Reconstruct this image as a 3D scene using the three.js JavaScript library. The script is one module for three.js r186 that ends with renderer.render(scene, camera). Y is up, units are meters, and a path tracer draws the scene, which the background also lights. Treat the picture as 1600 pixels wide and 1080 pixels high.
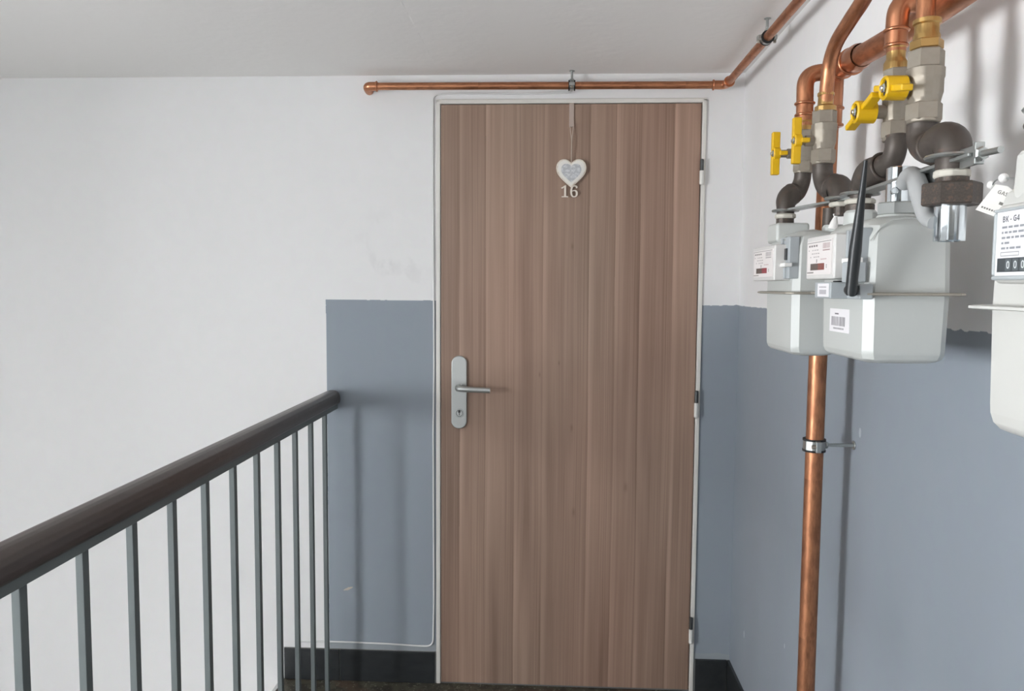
import * as THREE from 'three';
import { mergeGeometries, toCreasedNormals } from 'three/addons/utils/BufferGeometryUtils.js';
import { RoundedBoxGeometry } from 'three/addons/geometries/RoundedBoxGeometry.js';
import { FontLoader } from 'three/addons/loaders/FontLoader.js';
import { TextGeometry } from 'three/addons/geometries/TextGeometry.js';
import { RectAreaLightUniformsLib } from 'three/addons/lights/RectAreaLightUniformsLib.js';

// ------------------------------------------------------------------ camera, sky, daylight, exposure
// origin: lower left corner of the door leaf; x right, y up, z out of the end wall; metres
const scene = new THREE.Scene();
const renderer = new THREE.WebGLRenderer({ antialias: true });
renderer.toneMapping = THREE.LinearToneMapping;
renderer.toneMappingExposure = 0.85;
renderer.shadowMap.enabled = true;
const camera = new THREE.PerspectiveCamera(2 * Math.atan(540 / 1250.15) * 180 / Math.PI, 1600 / 1080, 0.05, 60);
camera.position.set(0.3808, 1.3883, 2.6912);
camera.rotation.order = 'YXZ';
camera.rotation.set(-0.0743, 0.0519, 0.0064);
scene.background = new THREE.Color().setRGB(0.80, 0.90, 1.0);

RectAreaLightUniformsLib.init();
const WIN = { x: -2.6, z0: 2.5, z1: 3.45, y0: 0.5, y1: 1.6, deep: 0.58 };   // stair window in the left wall
const day = new THREE.RectAreaLight(new THREE.Color().setRGB(0.955, 0.985, 1.015), 66, WIN.z1 - WIN.z0 - 0.08, WIN.y1 - WIN.y0 - 0.08);
day.position.set(WIN.x - WIN.deep + 0.075, (WIN.y0 + WIN.y1) / 2, (WIN.z0 + WIN.z1) / 2);
day.lookAt(1, (WIN.y0 + WIN.y1) / 2, (WIN.z0 + WIN.z1) / 2);
day.name = 'window_daylight';
scene.add(day);

// ------------------------------------------------------------------ helpers
const V = (x, y, z) => new THREE.Vector3(x, y, z);
let seed = 7;
const rnd = () => ((seed = (seed * 16807) % 2147483647) / 2147483647);
const names = new Map();
function numbered(n) { const k = names.get(n) || 0; names.set(n, k + 1); return k ? n + '_' + String(k).padStart(3, '0') : n; }
function thing(name, label, category, pos = [0, 0, 0], group) {
  const o = new THREE.Group(); o.name = numbered(name); o.position.set(...pos);
  o.userData = { label, category }; if (group) o.userData.group = group;
  scene.add(o); return o;
}
function part(name, geo, mat, parent, label) {
  const m = new THREE.Mesh(Array.isArray(geo) ? merge(geo) : geo, mat);
  m.name = name; m.castShadow = m.receiveShadow = true;
  // children carry coordinates relative to their thing's base
  let p = parent, off = V(0, 0, 0);
  while (p && p !== scene) { off.add(p.position); p = p.parent; }
  if (off.lengthSq() > 0) { m.geometry = m.geometry.clone(); m.geometry.translate(-off.x, -off.y, -off.z); }
  if (label) m.userData.label = label;
  parent.add(m); return m;
}
function struct(name, geo, mat) { const m = part(name, geo, mat, scene); m.userData.kind = 'structure'; return m; }
function merge(list) {
  return mergeGeometries(list.map((g) => {
    g = g.index ? g.toNonIndexed() : g.clone();
    for (const k of Object.keys(g.attributes)) if (!['position', 'normal', 'uv'].includes(k)) g.deleteAttribute(k);
    if (!g.attributes.uv) g.setAttribute('uv', new THREE.BufferAttribute(new Float32Array(g.attributes.position.count * 2), 2));
    return g;
  }));
}
const box = (x0, x1, y0, y1, z0, z1) => new THREE.BoxGeometry(x1 - x0, y1 - y0, z1 - z0).translate((x0 + x1) / 2, (y0 + y1) / 2, (z0 + z1) / 2);
const rbox = (x0, x1, y0, y1, z0, z1, r = 0.003) => new RoundedBoxGeometry(x1 - x0, y1 - y0, z1 - z0, 3, Math.min(r, (x1 - x0) / 2.05, (y1 - y0) / 2.05, (z1 - z0) / 2.05)).translate((x0 + x1) / 2, (y0 + y1) / 2, (z0 + z1) / 2);
// round corners of a polyline
function fillet(pts, R) {
  const P = pts.map((p) => V(...p)), out = [P[0]];
  for (let i = 1; i < P.length - 1; i++) {
    const a = P[i].clone().sub(P[i - 1]), b = P[i + 1].clone().sub(P[i]);
    const r = Math.min(R, a.length() * 0.49, b.length() * 0.49);
    const s = P[i].clone().addScaledVector(a.normalize(), -r), e = P[i].clone().addScaledVector(b.normalize(), r);
    const q = new THREE.QuadraticBezierCurve3(s, P[i], e);
    for (let k = 0; k <= 10; k++) out.push(q.getPoint(k / 10));
  }
  out.push(P[P.length - 1]); return out;
}
const smooth = (pts, n = 40) => new THREE.CatmullRomCurve3(pts.map((p) => V(...p)), false, 'centripetal').getPoints(n);
// tube of radius r (number or function of 0..1) along points, closed with caps
function sweep(points, r, seg = 20) {
  const P = points.map((p) => (p.isVector3 ? p : V(...p))), n = P.length, T = [];
  let len = [0];
  for (let i = 0; i < n; i++) {
    const t = V(0, 0, 0);
    if (i > 0) t.add(P[i].clone().sub(P[i - 1]).normalize());
    if (i < n - 1) t.add(P[i + 1].clone().sub(P[i]).normalize());
    T.push(t.normalize()); if (i) len.push(len[i - 1] + P[i].distanceTo(P[i - 1]));
  }
  let N = V(0, 1, 0); if (Math.abs(T[0].y) > 0.9) N = V(1, 0, 0);
  N.addScaledVector(T[0], -N.dot(T[0])).normalize();
  const pos = [], nor = [], uv = [], idx = [];
  for (let i = 0; i < n; i++) {
    N.addScaledVector(T[i], -N.dot(T[i])).normalize();
    const B = T[i].clone().cross(N), R = typeof r === 'function' ? r(len[i] / len[n - 1]) : r;
    for (let k = 0; k <= seg; k++) {
      const a = (k / seg) * Math.PI * 2, d = N.clone().multiplyScalar(Math.cos(a)).addScaledVector(B, Math.sin(a));
      pos.push(P[i].x + d.x * R, P[i].y + d.y * R, P[i].z + d.z * R); nor.push(d.x, d.y, d.z); uv.push(k / seg * 0.1, len[i]);
    }
  }
  for (let i = 0; i < n - 1; i++) for (let k = 0; k < seg; k++) {
    const a = i * (seg + 1) + k, b = a + seg + 1; idx.push(a, a + 1, b, b, a + 1, b + 1);
  }
  for (const e of [0, n - 1]) {
    const c = pos.length / 3, s = e ? 1 : -1; pos.push(P[e].x, P[e].y, P[e].z); nor.push(T[e].x * s, T[e].y * s, T[e].z * s); uv.push(0, len[e]);
    for (let k = 0; k <= seg; k++) { const j = (e * (seg + 1) + k) * 3; pos.push(pos[j], pos[j + 1], pos[j + 2]); nor.push(T[e].x * s, T[e].y * s, T[e].z * s); uv.push(0.01, len[e]); }
    for (let k = 0; k < seg; k++) e ? idx.push(c, c + 1 + k, c + 2 + k) : idx.push(c, c + 2 + k, c + 1 + k);
  }
  const g = new THREE.BufferGeometry();
  g.setAttribute('position', new THREE.Float32BufferAttribute(pos, 3)); g.setAttribute('normal', new THREE.Float32BufferAttribute(nor, 3)); g.setAttribute('uv', new THREE.Float32BufferAttribute(uv, 2));
  g.setIndex(idx); return g;
}
// profile [[radius, height], ...] turned round an axis through pos along dir
function lathe(profile, pos, dir = [0, 1, 0], seg = 28, turn = 0, crease = 0.6) {
  let g = new THREE.LatheGeometry(profile.map(([r, h]) => new THREE.Vector2(Math.max(r, 1e-5), h)), seg);
  g = toCreasedNormals(g, crease); g.rotateY(turn);
  g.applyQuaternion(new THREE.Quaternion().setFromUnitVectors(V(0, 1, 0), V(...dir).normalize()));
  return g.translate(...pos);
}
const cyl = (r, h0, h1, pos, dir, seg, bev = 0.0012, turn = 0) => lathe([[0, h0], [r - bev, h0], [r, h0 + bev], [r, h1 - bev], [r - bev, h1], [0, h1]], pos, dir, seg, turn);
const hexa = (r, h0, h1, pos, dir, turn = 0) => cyl(r * 1.06, h0, h1, pos, dir, 6, 0.0018, turn);
const ring = (R, r, pos, dir = [0, 1, 0]) => { const g = new THREE.TorusGeometry(R, r, 10, 32).rotateX(Math.PI / 2); g.applyQuaternion(new THREE.Quaternion().setFromUnitVectors(V(0, 1, 0), V(...dir).normalize())); return g.translate(...pos); };
// rounded polygon loops stacked in height (loft): loops of equal length
function loft(loops) {
  const n = loops[0].length, pos = [], uv = [], idx = [];
  for (const L of loops) for (const [x, y, z] of L) { pos.push(x, y, z); uv.push(x + z, y); }
  for (let j = 0; j < loops.length - 1; j++) for (let i = 0; i < n; i++) {
    const a = j * n + i, b = j * n + (i + 1) % n; idx.push(a, a + n, b, b, a + n, b + n);
  }
  for (const [j, flip] of [[0, 0], [loops.length - 1, 1]]) {
    const c = pos.length / 3, L = loops[j]; let s = [0, 0, 0]; for (const p of L) for (let k = 0; k < 3; k++) s[k] += p[k] / n;
    pos.push(...s); uv.push(s[0] + s[2], s[1]);
    for (let i = 0; i < n; i++) { const a = j * n + i, b = j * n + (i + 1) % n; flip ? idx.push(c, b, a) : idx.push(c, a, b); }
  }
  const g = new THREE.BufferGeometry(); g.setAttribute('position', new THREE.Float32BufferAttribute(pos, 3)); g.setAttribute('uv', new THREE.Float32BufferAttribute(uv, 2)); g.setIndex(idx);
  return toCreasedNormals(g, 0.55);
}
// smooth value noise
function noise2(ix, iy, s) { let h = (ix * 374761393 + iy * 668265263 + s * 1442695041) | 0; h = Math.imul(h ^ (h >>> 13), 1274126177); return ((h ^ (h >>> 16)) >>> 0) / 4294967295; }
function vnoise(x, y, s = 0) {
  const ix = Math.floor(x), iy = Math.floor(y), fx = x - ix, fy = y - iy, u = fx * fx * (3 - 2 * fx), v = fy * fy * (3 - 2 * fy);
  return (noise2(ix, iy, s) * (1 - u) + noise2(ix + 1, iy, s) * u) * (1 - v) + (noise2(ix, iy + 1, s) * (1 - u) + noise2(ix + 1, iy + 1, s) * u) * v;
}
const fbm = (x, y, s, o = 4) => { let a = 0, w = 0.5, t = 0; for (let i = 0; i < o; i++) { a += w * vnoise(x, y, s + i); t += w; x *= 2.03; y *= 2.03; w *= 0.5; } return a / t; };
// texture from a function (u, v in 0..1, v up) => linear rgb or one number
const toS = (c) => (c <= 0.0031308 ? 12.92 * c : 1.055 * Math.pow(c, 1 / 2.4) - 0.055);
function tex(w, h, f, { srgb = true, repeat = false } = {}) {
  const d = new Uint8Array(w * h * 4);
  for (let j = 0; j < h; j++) for (let i = 0; i < w; i++) {
    let c = f((i + 0.5) / w, (j + 0.5) / h); if (typeof c === 'number') c = [c, c, c];
    const k = (j * w + i) * 4;
    for (let q = 0; q < 3; q++) d[k + q] = Math.max(0, Math.min(255, Math.round((srgb ? toS(c[q]) : c[q]) * 255)));
    d[k + 3] = 255;
  }
  const t = new THREE.DataTexture(d, w, h); t.magFilter = THREE.LinearFilter; t.minFilter = THREE.LinearMipmapLinearFilter; t.generateMipmaps = true;
  if (srgb) t.colorSpace = THREE.SRGBColorSpace;
  t.wrapS = t.wrapT = repeat ? THREE.RepeatWrapping : THREE.ClampToEdgeWrapping; t.needsUpdate = true; return t;
}
function canvasTex(w, h, draw) {
  const c = document.createElement('canvas'); c.width = w; c.height = h; draw(c.getContext('2d'), w, h);
  const t = new THREE.CanvasTexture(c); t.colorSpace = THREE.SRGBColorSpace; return t;
}
function mapUV(g, fn) { const p = g.attributes.position, u = new Float32Array(p.count * 2); for (let i = 0; i < p.count; i++) { const [a, b] = fn(p.getX(i), p.getY(i), p.getZ(i)); u[2 * i] = a; u[2 * i + 1] = b; } g.setAttribute('uv', new THREE.BufferAttribute(u, 2)); return g; }
const rgb = (r, g, b) => new THREE.Color().setRGB(r, g, b);
const std = (o) => new THREE.MeshStandardMaterial(o);
const mix = (a, b, t) => a.map((v, i) => v + (b[i] - v) * t);
const step = (a, b, x) => { const t = Math.max(0, Math.min(1, (x - a) / (b - a))); return t * t * (3 - 2 * t); };

// ------------------------------------------------------------------ materials
const WHITE = [0.83, 0.825, 0.82], BLUE = [0.285, 0.322, 0.362];
const plasterBump = tex(512, 512, (u, v) => 0.6 * fbm(u * 48, v * 48, 11, 3) + 0.4 * fbm(u * 9, v * 9, 12, 2), { srgb: false, repeat: true });
const metalRough = (lo, hi, s) => tex(256, 256, (u, v) => lo + (hi - lo) * fbm(u * 14, v * 14, s, 4), { srgb: false, repeat: true });
const copperMap = tex(256, 256, (u, v) => { const n = fbm(u * 9, v * 12, 31, 4), m = fbm(u * 40, v * 30, 32, 3); return mix([0.54, 0.245, 0.13], [0.35, 0.155, 0.085], step(0.3, 0.75, 0.65 * n + 0.35 * m)); }, { repeat: true });
copperMap.repeat.set(10, 3);
const copperR = metalRough(0.30, 0.52, 33); copperR.repeat.set(10, 3);
const ironMap = tex(256, 256, (u, v) => { const n = fbm(u * 10, v * 10, 41, 4), r = fbm(u * 5, v * 5, 43, 3); return mix(mix([0.060, 0.050, 0.043], [0.105, 0.088, 0.076], n), [0.22, 0.13, 0.09], step(0.55, 0.72, r) * 0.35); }, { repeat: true });
ironMap.repeat.set(10, 8);
const M = {
  ceiling: std({ color: rgb(0.92, 0.90, 0.875), roughness: 0.95, bumpMap: plasterBump, bumpScale: 0.0012 }),
  plainWhite: std({ color: rgb(...WHITE), roughness: 0.92 }),
  copper: std({ color: 0xffffff, map: copperMap, roughnessMap: copperR, roughness: 1, metalness: 0.92 }),
  copperFit: std({ color: rgb(0.52, 0.23, 0.125), roughness: 0.3, metalness: 0.95 }),
  brass: std({ color: rgb(0.53, 0.34, 0.13), roughness: 0.33, metalness: 0.95 }),
  nickel: std({ color: rgb(0.345, 0.31, 0.26), roughnessMap: metalRough(0.48, 0.7, 51), roughness: 1, metalness: 0.7 }),
  iron: std({ map: ironMap, roughness: 0.5, metalness: 0.35 }),
  zinc: std({ color: rgb(0.45, 0.47, 0.46), roughness: 0.34, metalness: 0.9 }),
  chrome: std({ color: rgb(0.72, 0.77, 0.80), roughness: 0.14, metalness: 1 }),
  castGrey: std({ color: rgb(0.44, 0.45, 0.45), roughness: 0.6, metalness: 0.2 }),
  enamel: new THREE.MeshPhysicalMaterial({ color: rgb(0.535, 0.555, 0.535), roughness: 0.42, clearcoat: 0.15, clearcoatRoughness: 0.3 }),
  enamelWarm: new THREE.MeshPhysicalMaterial({ color: rgb(0.59, 0.59, 0.56), roughness: 0.42, clearcoat: 0.15, clearcoatRoughness: 0.3 }),
  rustEdge: std({ color: rgb(0.36, 0.33, 0.28), roughness: 0.6, metalness: 0.3 }),
  seamPale: std({ color: rgb(0.60, 0.60, 0.57), roughness: 0.45 }),
  greyPlastic: std({ color: rgb(0.40, 0.43, 0.445), roughness: 0.5 }),
  palePlastic: std({ color: rgb(0.66, 0.65, 0.63), roughness: 0.4 }),
  yellow: std({ color: rgb(0.72, 0.43, 0.004), roughness: 0.4 }),
  black: std({ color: rgb(0.018, 0.021, 0.023), roughness: 0.38 }),
  rubber: std({ color: rgb(0.02, 0.02, 0.02), roughness: 0.7 }),
  gasket: std({ color: rgb(0.60, 0.57, 0.50), roughness: 0.7 }),
  seal: std({ color: rgb(0.85, 0.84, 0.82), roughness: 0.5 }),
  frame: std({ color: rgb(0.74, 0.72, 0.67), roughness: 0.45 }),
  hinge: std({ color: rgb(0.78, 0.77, 0.73), roughness: 0.4 }),
  hingeDark: std({ color: rgb(0.10, 0.105, 0.105), roughness: 0.4, metalness: 0.7 }),
  satin: std({ color: rgb(0.50, 0.52, 0.51), roughness: 0.34, metalness: 0.85 }),
  keyDark: std({ color: rgb(0.03, 0.03, 0.03), roughness: 0.5 }),
  handrail: std({ color: rgb(0.075, 0.060, 0.054), roughness: 0.34, bumpMap: plasterBump, bumpScale: 0.0003 }),
  steelPaint: std({ color: rgb(0.125, 0.145, 0.145), roughness: 0.5 }),
  cable: std({ color: rgb(0.74, 0.74, 0.73), roughness: 0.5 }),
  dark: std({ color: rgb(0.15, 0.15, 0.15), roughness: 0.8 }),
};
plasterBump.repeat.set(1, 1);

// ------------------------------------------------------------------ the setting
const XR = 0.9945, YC = 2.083, XL = -2.6, ZF = 4.3, YB = -1.6, EDGE = -0.557;
const edgeWave = (t, s) => 0.0012 * (fbm(t * 60, 0, s, 3) - 0.5) * 2 + 0.002 * (fbm(t * 9, 3, s, 2) - 0.5);
// end wall: white with a blue panel either side of the door
const BX0 = -1.62, BW = 2.64, BY0 = -0.5, BH = 2.6;
const wallNoise = (x, y, s) => 1 + 0.035 * (fbm(x * 3, y * 3, s, 3) - 0.5) + 0.02 * (fbm(x * 34, y * 34, s + 5, 2) - 0.5);
const backMap = tex(2048, 2048, (u, v) => {
  const x = BX0 + u * BW, y = BY0 + v * BH;
  let c = WHITE;
  const top = x < 0.3 ? 1.3385 - (x + 0.393) * 0.004 + edgeWave(x, 61) * 0.6 : 1.3285 + edgeWave(x, 62) * 2.2;
  if (x > -0.3945 + edgeWave(y, 63) * 0.5 && y < top) c = BLUE;
  // worn whitish band along the skirting
  if (c === BLUE && y < 0.135 + 0.012 * (fbm(x * 20, 1, 64, 3) - 0.5)) c = mix(BLUE, [0.35, 0.37, 0.37], 0.5);
  // chip in the blue paint
  const ax = (x + 0.326), ay = (y - 0.330 - ax * 0.35);
  if (Math.abs(ax) < 0.017 && Math.abs(ay) < 0.0042 * (1 - Math.abs(ax) / 0.018) + 0.002 * fbm(x * 200, y * 90, 66)) c = [0.55, 0.48, 0.40];
  // scuffs on the white paint left of the door
  let k = wallNoise(x, y, 60);
  const sc = step(0.52, 0.8, fbm(x * 23 + y * 7, y * 16 - x * 5, 67, 5)) * step(0.2, 0.02, Math.hypot(x + 0.16, (y - 1.49) * 0.9));
  if (c === WHITE) k *= 1 - 0.08 * sc;
  return c.map((q) => q * k);
});
const wallR = std({ map: backMap, roughness: 0.78, bumpMap: null });
{
  const s = new THREE.Shape([[XL - 0.3, YB - 0.3], [XR + 0.3, YB - 0.3], [XR + 0.3, YC + 0.2], [XL - 0.3, YC + 0.2]].map((p) => new THREE.Vector2(...p)));
  s.holes.push(new THREE.Path([[-0.012, 0], [-0.012, 2.0], [0.868, 2.0], [0.868, 0]].map((p) => new THREE.Vector2(...p))));
  const g = new THREE.ExtrudeGeometry(s, { depth: 0.25, bevelEnabled: false }).translate(0, 0, -0.25);
  mapUV(g, (x, y) => [(x - BX0) / BW, (y - BY0) / BH]);
  struct('wall_back', g, wallR);
}
// right wall: same paint
const RZ = 2.2, RY0 = -0.1, RH = 2.2;
const rightMap = tex(2048, 2048, (u, v) => {
  const z = u * RZ, y = RY0 + v * RH;
  let c = WHITE;
  const rough = z > 1.25 ? 3.2 : 1.2;
  if (y < 1.3275 + edgeWave(z, 71) * rough) c = BLUE;
  let k = wallNoise(z, y, 70);
  for (const [cz, cy, r] of [[0.19, 0.29, 0.007], [1.0, 0.14, 0.006], [1.075, 1.10, 0.006], [0.62, 0.45, 0.004]]) { const d = Math.hypot(z - cz, (y - cy) * 0.6); if (d < r) c = mix(c, [0.55, 0.6, 0.62], 0.6); }
  return c.map((q) => q * k);
});
{
  const g = box(XR, XR + 0.25, YB - 0.3, YC + 0.2, -0.25, ZF + 0.25);
  mapUV(g, (x, y, z) => [z / RZ, (y - RY0) / RH]);
  struct('wall_right', g, std({ map: rightMap, roughness: 0.72 }));
}
{
  const g = box(XL - 0.4, XR + 0.3, YC, YC + 0.22, -0.25, ZF + 0.25); mapUV(g, (x, y, z) => [x, z]);
  struct('ceiling', g, M.ceiling);
}
{ // left wall with the stair window opening, deep reveal
  const W = WIN, x1 = W.x, x0 = W.x - W.deep - 0.06, g = [
    box(x0, x1, YB - 0.3, YC + 0.2, -0.25, W.z0), box(x0, x1, YB - 0.3, YC + 0.2, W.z1, ZF + 0.25),
    box(x0, x1, YB - 0.3, W.y0, W.z0, W.z1), box(x0, x1, W.y1, YC + 0.2, W.z0, W.z1)];
  struct('wall_left', g, M.plainWhite);
  const w = new THREE.Group(); w.name = 'window_1'; w.userData.kind = 'structure'; scene.add(w);
  const xa = W.x - W.deep - 0.03, xb = W.x - W.deep + 0.03;
  part('window_frame', [box(xa, xb, W.y0, W.y0 + 0.05, W.z0, W.z1), box(xa, xb, W.y1 - 0.05, W.y1, W.z0, W.z1), box(xa, xb, W.y0, W.y1, W.z0, W.z0 + 0.05), box(xa, xb, W.y0, W.y1, W.z1 - 0.05, W.z1)], M.frame, w);
  part('window_pane', box(xa + 0.026, xa + 0.032, W.y0 + 0.04, W.y1 - 0.04, W.z0 + 0.04, W.z1 - 0.04), new THREE.MeshPhysicalMaterial({ color: 0xffffff, transmission: 1, thickness: 0, roughness: 0.02 }), w);
}
struct('wall_front', box(XL - 0.4, XR + 0.3, YB - 0.3, YC + 0.2, ZF, ZF + 0.25), M.plainWhite);
const floorMap = tex(1024, 1024, (u, v) => {
  const n = fbm(u * 40, v * 40, 81, 4), m = fbm(u * 150, v * 150, 82, 3), p = fbm(u * 12, v * 12, 83, 3);
  let c = mix([0.040, 0.036, 0.026], [0.085, 0.078, 0.055], step(0.35, 0.65, n));
  c = mix(c, [0.10, 0.055, 0.035], step(0.55, 0.7, p) * 0.5); if (m > 0.72) c = [0.20, 0.19, 0.16]; return c;
}, { repeat: true });
{
  const g = box(EDGE, XR, -0.2, 0, 0, ZF); mapUV(g, (x, y, z) => [x, z]);
  struct('floor', g, std({ map: floorMap, roughness: 0.55 }));
  struct('trim_1', box(EDGE - 0.012, EDGE, -0.2, 0.002, 0, ZF), M.plainWhite);
  const h = box(XL, EDGE, YB - 0.2, YB, 0, ZF); mapUV(h, (x, y, z) => [x, z]);
  struct('trim_2', box(EDGE - 0.011, EDGE + 0.001, YB, -0.2, 0, ZF), M.plainWhite);
  struct('floor_stairwell', h, std({ color: rgb(0.70, 0.69, 0.67), roughness: 0.6 }));
}
// skirting of dark tiles, each its own piece
{
  const tileMap = tex(256, 256, (u, v) => mix([0.018, 0.021, 0.023], [0.034, 0.037, 0.039], fbm(u * 6, v * 6, 91, 4)));
  const tm = std({ map: tileMap, roughness: 0.28 });
  const grout = std({ color: rgb(0.30, 0.30, 0.28), roughness: 0.9 });
  const bl = new THREE.Group(); bl.name = 'baseboard_left'; bl.userData.kind = 'structure'; scene.add(bl);
  part('grout', box(-0.5565, -0.02, 0, 0.1135, 0.0002, 0.004), grout, bl);
  part('tile', rbox(-0.555, -0.3585, 0.001, 0.1125, 0.0005, 0.0095, 0.0015), tm, bl);
  part('tile_001', rbox(-0.3560, -0.0215, 0.001, 0.1130, 0.0005, 0.0090, 0.0015), tm, bl);
  const br = new THREE.Group(); br.name = 'baseboard_right'; br.userData.kind = 'structure'; scene.add(br);
  part('grout', box(0.876, XR, 0, 0.114, 0.0002, 0.004), grout, br);
  part('tile', rbox(0.877, XR - 0.011, 0.001, 0.1155, 0.0005, 0.0095, 0.0015), tm, br);
  part('grout_001', box(XR - 0.004, XR - 0.0002, 0, 0.114, 0.0, ZF), grout, br);
  for (let i = 0; i < 14; i++) part('tile_' + String(i + 1).padStart(3, '0'), rbox(XR - 0.0095, XR - 0.0005, 0.001, 0.1155 + 0.0008 * (rnd() - 0.5), 0.0035 + i * 0.305, 0.3055 + i * 0.305, 0.0015), tm, br);
}

// ------------------------------------------------------------------ the door
const door = new THREE.Group(); door.name = 'door_1'; door.userData = { kind: 'structure' }; scene.add(door);
{
  const bandsX = [0, 0.064, 0.152, 0.250, 0.344, 0.497, 0.582, 0.664, 0.772, 0.8565];
  const tone = [0.44, 0.46, 0.50, 0.46, 0.50, 0.44, 0.47, 0.43, 0.46];
  const wood = tex(1024, 2048, (u, v) => {
    let x = u * 0.856, y = v * 1.985;
    const wob = 0.006 * (fbm(x * 3, y * 1.1, 101, 3) - 0.5) * 2; const xx = x + wob;
    let i = 0; while (i < 8 && xx > bandsX[i + 1]) i++;
    const w = bandsX[i + 1] - bandsX[i], t = (xx - bandsX[i]) / w;
    // cathedral-like grain inside each stave
    const cen = 0.35 + 0.3 * noise2(i, 3, 102), bend = 0.9 * fbm(y * 0.8 + i * 7, i, 103, 2);
    const g1 = fbm(xx * 150 + 4 * Math.pow(t - cen, 2) * (6 + bend * 8), y * 1.6 + i * 13, 104, 4);
    const g2 = fbm(xx * 620, y * 5 + i * 3, 105, 3), big = fbm(xx * 14, y * 1.2 + i * 5, 106, 3);
    let k = tone[i] + 0.60 * (big - 0.5) + 0.48 * (g1 - 0.5) + 0.16 * (g2 - 0.5);
    // pale sapwood streak along the left edge of most staves
    const sx = xx - bandsX[i], s = i ? step(0.021, 0.006, sx) * step(-0.001, 0.003, sx) * (0.35 + 0.75 * fbm(y * 2.2, i * 3, 107, 2)) : 0; k += 0.36 * s;
    k -= 0.16 * step(0.010, 0.0, bandsX[i + 1] - xx);
    // a few small knots
    for (const [kx, ky, kr] of [[0.455, 0.62, 0.010], [0.63, 0.71, 0.012], [0.44, 1.52, 0.008], [0.40, 1.13, 0.005], [0.335, 1.09, 0.006], [0.445, 0.91, 0.008]]) { const d = Math.hypot((x - kx) * 2.6, y - ky) / kr; if (d < 3) k -= 0.28 * Math.exp(-d * d * 0.5); }
    const warm = fbm(x * 4, y * 1.5, 108, 2);
    return mix(mix([0.185, 0.104, 0.070], [0.165, 0.108, 0.075], warm), mix([0.475, 0.31, 0.232], [0.435, 0.31, 0.235], warm), Math.max(0, Math.min(1, k)));
  });
  const woodB = tex(512, 1024, (u, v) => fbm(u * 90, v * 9, 109, 4), { srgb: false });
  const leaf = rbox(0.0005, 0.8555, 0.006, 1.986, -0.036, 0.004, 0.0015); mapUV(leaf, (x, y) => [x / 0.856, y / 1.985]);
  part('door_leaf', leaf, std({ map: wood, roughness: 0.55, bumpMap: woodB, bumpScale: 0.0002 }), door);
  part('door_frame', [
    rbox(-0.0165, -0.0015, 0, 2.0015, -0.10, 0.007, 0.003), rbox(0.8580, 0.8725, 0, 2.0015, -0.10, 0.007, 0.003), rbox(-0.0165, 0.8725, 1.9885, 2.0035, -0.10, 0.007, 0.003),
    box(-0.0015, 0.01, 0, 1.99, -0.10, -0.04), box(0.847, 0.8585, 0, 1.99, -0.10, -0.04), box(0, 0.857, 1.98, 1.99, -0.10, -0.04)], M.frame, door);
  part('threshold', rbox(-0.002, 0.8585, 0.0, 0.005, -0.10, 0.0, 0.001), M.dark, door);
  part('door_back', box(-0.012, 0.868, 0, 2.0, -0.25, -0.10), M.dark, door);
  for (const [y0, y1] of [[1.722, 1.805], [0.953, 1.044], [0.175, 0.267]]) {
    const x = 0.8585, z = 0.0165, mid = y0 + (y1 - y0) * 0.56, h = part('hinge', [lathe([[0, y0], [0.005, y0], [0.0072, y0 + 0.003], [0.0072, mid - 0.001], [0, mid]], [x, 0, z]), box(x - 0.004, x + 0.009, y0 + 0.004, mid - 0.004, 0.004, 0.014)], M.hinge, door);
    part('hinge_pin', [lathe([[0, mid], [0.0058, mid], [0.0058, y1 - 0.002], [0.004, y1], [0, y1]], [x, 0, z]), box(x - 0.0045, x + 0.001, mid + 0.003, y1 - 0.003, 0.003, 0.013)], M.hingeDark, h, 'dark bare metal hinge pin');
  }
  // long plate with lever and lock cylinder
  const sh = new THREE.Shape(); const R = 0.0235, ya = 0.906 + R, yb = 1.149 - R;
  sh.absarc(0.063, yb, R, 0, Math.PI); sh.absarc(0.063, ya, R, Math.PI, Math.PI * 2); sh.closePath();
  const pl = part('handle_plate', new THREE.ExtrudeGeometry(sh, { depth: 0.006, bevelEnabled: true, bevelSize: 0.003, bevelThickness: 0.003, bevelSegments: 4, curveSegments: 24 }).scale(1, 1, 1).translate(0, 0, 0.005), M.satin, door);
  part('lever', [sweep(fillet([[0.063, 1.046, 0.012], [0.063, 1.046, 0.056], [0.1, 1.0435, 0.060], [0.172, 1.041, 0.058]], 0.014), (t) => 0.0106 - 0.0014 * t, 20), cyl(0.0125, 0, 0.006, [0.063, 1.046, 0.012], [0, 0, 1])], M.satin, pl);
  part('lock_cylinder', cyl(0.0155, 0, 0.005, [0.065, 0.957, 0.012], [0, 0, 1]), M.satin, pl);
  part('keyhole', [cyl(0.0045, 0, 0.0012, [0.0645, 0.9625, 0.0168], [0, 0, 1], 16, 0.0003), box(0.0632, 0.0658, 0.950, 0.962, 0.0165, 0.0178), new THREE.TorusGeometry(0.0108, 0.0009, 8, 28).translate(0.065, 0.957, 0.0168)], M.keyDark, pl);
}
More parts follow.
